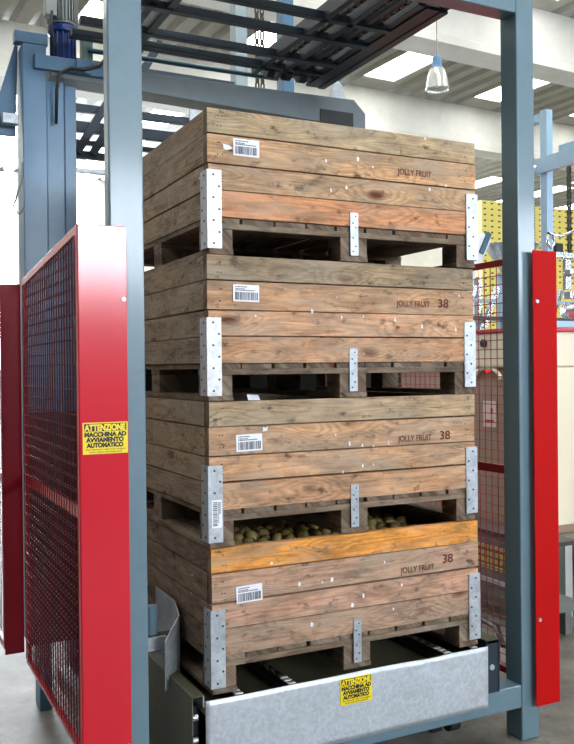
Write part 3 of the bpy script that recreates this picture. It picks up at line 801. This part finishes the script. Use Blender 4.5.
m.build('bent_handle', STAINLESS, lf, smooth=True)
L_('gripper_beam', (ax - .15, fy - .16, 2.06), (ax + .9, fy - .121, 2.11), STAINLESS)
L_('gripper_beam', (ax - .02, fy - .25, 1.92), (ax + .9, fy - .17, 1.96), STAINLESS)
L_('gripper_beam', (ax - .02, fy - .25, 1.72), (ax + .9, fy - .17, 1.78), STAINLESS)
for k in range(3): L_('gripper_plate', (ax + .02 + .14 * k, fy - .16, 1.80), (ax + .08 + .14 * k, fy - .12, 2.055), STAINLESS if k != 1 else PLASTIC_DARK)
L_('drive_housing', (ax + .05, fy - .02, 2.12), (ax + .13, fy + .08, 2.21), PLASTIC_DARK)
MB().tube([(ax - .02, fy - .2, 1.62), (ax + .7, fy - .2, 1.62)], .07, 14).build('gripper_roller', STAINLESS, lf, smooth=True)
L_('base_beam', (ax - .25, fy - .2, 1.428), (ax + .9, fy + .2, 1.449), STAINLESS)

# sorting machinery seen over the beige panel, through the mesh
sm_ = thing('sorting_machine', 'stainless sorting machine with tilted arms seen through the right mesh guard', 'machine', (0, 0, 0))
sx, sy = 4.5, 3.7
MB().box((sx - .6, sy, 1.10), (sx + 1.8, sy + .6, 1.45)).build('bed', STAINLESS, sm_, bevel=.01)
for dx_ in (-.4, .1, .7): MB().box((sx + dx_, sy + .1, FLOOR + .001), (sx + dx_ + .08, sy + .2, 1.099)).build('leg', LIGHTBLUE, sm_)
for k in range(5):
    x = sx - .45 + k * .28
    MB().box((x, sy + .1, 1.451), (x + .05, sy + .16, 2.0 + .05 * (k % 3))).build('upright', STAINLESS if k % 2 else LIGHTBLUE, sm_)
    MB().bar((x + .02, sy + .05, 1.55), (x + .20, sy + .05, 1.95), .04, .05).build('tilted_arm', STAINLESS, sm_)
MB().box((sx - .55, sy + .02, 1.62), (sx + 1.6, sy + .08, 1.66)).build('rail', painted('dark_rail_2', (50, 60, 66), .4), sm_)
MB().box((sx - .55, sy + .02, 1.80), (sx + 1.6, sy + .08, 1.83)).build('rail', LIGHTBLUE, sm_)
MB().bar((sx - .50, sy - .05, 1.9), (sx - .22, sy - .05, 2.42), .10, .12).build('chute', painted('white_chute', (224, 232, 236), .4), sm_)
MB().bar((sx - .30, sy - .10, 2.25), (sx - .20, sy - .10, 2.45), .04, .05).build('chute_clip', TEAL, sm_)
m = MB().lathe([(.001, -.35), (.04, -.35), (.26, -.02), (.28, 0), (.26, .0), (.03, -.31), (.001, -.31)], (sx + .12, sy - .05, 2.36), 20); m.build('hopper', STAINLESS, sm_, smooth=True)
MB().tube([(sx + .12, sy - .05, 2.0), (sx + .12, sy - .05, 1.451)], .03, 10).build('hopper_stand', STAINLESS, sm_)

# ------------------------------------------------------------------ yellow crates, stacked in columns in the distance
def ycrate_mesh():
    m = MB(); w, h, d = .232, .149, .30; t = .012; hx0, hx1, hz0, hz1 = .072, .160, .066, .108
    m.box((0, 0, 0), (hx0, t, h)); m.box((hx1, 0, 0), (w, t, h)); m.box((hx0, 0, 0), (hx1, t, hz0)); m.box((hx0, 0, hz1), (hx1, t, h))
    m.box((0, d - t, 0), (w, d, h)); m.box((0, t, 0), (t, d - t, h)); m.box((w - t, t, 0), (w, d - t, h)); m.box((t, t, 0), (w - t, d - t, t))
    m.box((-.001, -.006, h - .012), (w + .001, 0, h - .001)); m.box((hx0 - .02, t + .001, hz0 - .02), (hx1 + .02, t + .004, hz1 + .02), mi=1)
    return m.build('yellow_crate', [YCRATE, YHOLE], None)
yc0 = ycrate_mesh(); yfirst = True
def ystack(x, y, z0, n, label):
    global yfirst
    for k in range(n):
        if yfirst: o = yc0; yfirst = False
        else: o = yc0.copy(); COL.objects.link(o)
        o.location = (x, y, z0 + k * .152); 
        tag(o, label, 'crate', 'yellow crates stacked in the distance')
LBL = 'small yellow plastic crate in the tall stacks far away beyond the machines'
for i in range(20):
    if 4 <= i <= 5: continue          # hidden behind the right post
    px = 13.40 + .248 * i; py = 14.72 + .012 * i
    if i < 4: ystack(px, py, 1.55, 26, LBL)
    elif i >= 7: ystack(px, py, 1.55 + .152 * 12, 14, LBL)
for i, (x0, w_, n_) in enumerate(((13.38, 1.02, 0), (15.10, 3.30, 12))):
    m = MB(); 
    for k in range(13 + n_):
        m.box((x0, 14.74, FLOOR + .001 + k * .1533), (x0 + w_, 15.2, FLOOR + .148 + k * .1533))
    tag(m.build('yellow_crate_pile', YCRATE), ('left' if i == 0 else 'right') + ' block of yellow crates forming the base of the distant stacks', 'crates', None, 'stuff')
# plain crate column with dark open ends beside the post
m = MB()
for k in range(18): m.box((14.95, 14.58, FLOOR + .001 + k * .345), (15.09, 14.9, FLOOR + .26 + k * .345)); m.box((14.96, 14.60, FLOOR + .26 + k * .345), (15.08, 14.9, FLOOR + .346 + k * .345), mi=1)
tag(m.build('pale_crate_column', [painted('pale_box', (222, 212, 170), .6), YHOLE]), 'column of pale crates with dark gaps left of the distant yellow stacks', 'crates')

# ------------------------------------------------------------------ the hall
HR = math.radians(3.0)
HM = Matrix.Translation((9, 9, 0)) @ Matrix.Rotation(HR, 4, 'Z') @ Matrix.Translation((-9, -9, 0))
def hall(name, a, b, mat):
    return struct(MB().box(a, b, HM).build(name, mat))
struct(MB().box((-14, -12, FLOOR - .1), (48, 34, FLOOR)).build('floor', floor_mat()))
ZR = 7.6; XS0, XS1 = -8.0, 44.0
# roof: slab strips running front to back, with a skylight strip every 3.2 m
x = -6.9; k = 0
while x < XS1:
    x0 = x; x1 = x + .84
    m = MB()
    for (ya, yb) in ((-4, 3.6), (4.4, 8.4), (9.35, 13.2), (14.6, 18.9), (19.4, 25.6)):
        m.box((x0 + .01, ya, ZR + .02), (x1 - .01, yb, ZR + .06), HM)
    struct(m.build('window_%d' % (10 + k), SKY))
    m2 = MB()
    nr = 5; w_ = (3.2 - .84) / nr
    for q in range(nr):
        xa = x1 + q * w_
        m2.prism([HM @ Vector((xa, -8, ZR)), HM @ Vector((xa + w_ * .5, -8, ZR + .0)), HM @ Vector((xa + w_ * .62, -8, ZR + .13)), HM @ Vector((xa + w_ * .88, -8, ZR + .13)), HM @ Vector((xa + w_, -8, ZR)), HM @ Vector((xa + w_, -8, ZR + .2)), HM @ Vector((xa, -8, ZR + .2))], HM.to_3x3() @ Vector((0, 34, 0)))
    struct(m2.build('ceiling', ROOFG))
    m3 = MB()
    pr = -8
    for (ya, yb) in ((-4, 3.6), (4.4, 8.4), (9.35, 13.2), (14.6, 18.9), (19.4, 25.6)):
        m3.box((x0, pr, ZR), (x1, ya, ZR + .1), HM); pr = yb
    m3.box((x0, pr, ZR), (x1, 26, ZR + .1), HM)
    struct(m3.build('ceiling', ROOFG))
    x += 3.2; k += 1
for yb in (-1.0, 3.9, 8.9, 13.9):
    m = MB()
    m.box((XS0, yb - .10, 6.74), (XS1, yb + .10, ZR - .002), HM)
    m.prism([HM @ Vector((XS0, yb - .30, 6.5)), HM @ Vector((XS0, yb + .30, 6.5)), HM @ Vector((XS0, yb + .30, 6.62)), HM @ Vector((XS0, yb + .10, 6.74)), HM @ Vector((XS0, yb - .10, 6.74)), HM @ Vector((XS0, yb - .30, 6.62))], HM.to_3x3() @ Vector((XS1 - XS0, 0, 0)))
    struct(m.build('ceiling_beam', WALLW))
# far wall with two tall windows on the left
WY = 26.0
segs = [(-8, .6), (4.35, 5.35), (7.1, 44)]
m = MB()
for a, b in segs: m.box((a, WY, FLOOR), (b, WY + .25, ZR), HM)
for a, b in ((.6, 4.35), (5.35, 7.1)): m.box((a, WY, FLOOR), (b, WY + .25, 1.2), HM)
struct(m.build('wall_back', WALLW))
for i, (a, b) in enumerate(((.6, 4.35), (5.35, 7.1))):
    struct(MB().box((a + .01, WY + .1, 1.21), (b - .01, WY + .14, ZR - .01), HM).build('window_%d' % (i + 1), WIN))
# wall with a window behind the photographer, a second added for front fill, and the side wall
m = MB()
WB = -8.2
for a, b, z0, z1 in ((-14, .3, FLOOR, 6.5), (4.2, 8.4, FLOOR, 6.5), (12.4, 48, FLOOR, 6.5), (.3, 4.2, FLOOR, 2.35), (.3, 4.2, 3.8, 6.5), (8.4, 12.4, FLOOR, 2.35), (8.4, 12.4, 3.8, 6.5)):
    m.box((a, WB - .2, z0), (b, WB, z1))
struct(m.build('wall_front', painted('dim_grey_wall', (70, 70, 68), .8)))
for i, (a, b) in enumerate(((.3, 4.2), (8.4, 12.4))):
    struct(MB().box((a + .005, WB - .15, 2.355), (b - .005, WB - .1, 3.795)).build('window_%d' % (i + 3), WIN))

# ------------------------------------------------------------------ hanging lamp
lx, ly, lz = 7.11, 8.15, 5.54
lamp = thing('pendant_lamp', 'clear bell-shaped high-bay lamp with blue cap hanging from the roof', 'lamp', (lx, ly, lz)); lamp.scale = (.86, .86, .86)
glass, gnt, gb = newmat('prismatic_shade'); gb.inputs['Base Color'].default_value = rgb(240, 244, 240); gb.inputs['Roughness'].default_value = .12
gb.inputs['Transmission Weight'].default_value = .55; gb.inputs['Metallic'].default_value = .15
MB().lathe([(.10, .42), (.15, .38), (.185, .26), (.215, .05), (.225, .0), (.215, .0), (.205, .05), (.175, .255), (.14, .365), (.10, .40)], n=28).build('lamp_shade', glass, lamp, smooth=True)
MB().lathe([(.001, .62), (.07, .62), (.09, .60), (.09, .45), (.11, .43), (.11, .41), (.001, .41)], n=24).build('lamp_cap', painted('lamp_cap_blue', (84, 130, 168), .4), lamp)
MB().lathe([(.001, .05), (.05, .10), (.06, .2), (.04, .30), (.02, .41), (.001, .41)], n=16).build('bulb', painted('bulb_glass', (214, 224, 190), .3), lamp, smooth=True)
MB().tube([(0, 0, .62), (0, 0, .95)], .012, 8).build('stem', MGREY, lamp)
MB().tube([(0, 0, .95), (0.0, .0, (ZR - lz - .02) / .86)], .008, 6).build('suspension_wire', MGREY, lamp)

# tape mark on the floor
o = MB().box((0, 0, .0005), (.9, .06, .002)).build('floor_tape', painted('ochre_tape', (196, 160, 50), .6)); o.location = (1.62, -.26, FLOOR); o.rotation_euler = (0, 0, .08)
tag(o, 'strip of ochre yellow floor tape beside the foot of the right post', 'tape')

# ------------------------------------------------------------------ light
w = bpy.data.worlds.new('world'); S.world = w; w.use_nodes = True
bg = w.node_tree.nodes['Background']; bg.inputs[0].default_value = (.86, .93, 1, 1); bg.inputs[1].default_value = .34
def area(name, loc, rot, sx_, sy_, e, col=(1, 1, 1)):
    l = bpy.data.lights.new(name, 'AREA'); l.shape = 'RECTANGLE'; l.size = sx_; l.size_y = sy_; l.energy = e; l.color = col
    o = bpy.data.objects.new(name, l); COL.objects.link(o); o.location = loc; o.rotation_euler = rot; return o
S.view_settings.view_transform = 'Standard'; S.view_settings.look = 'None'; S.view_settings.exposure = -0.32; S.view_settings.gamma = 1
S.view_settings.use_curve_mapping = False
S.cycles.use_denoising = True
S.cycles.max_bounces = 6; S.cycles.diffuse_bounces = 4; S.cycles.glossy_bounces = 4; S.cycles.transmission_bounces = 6
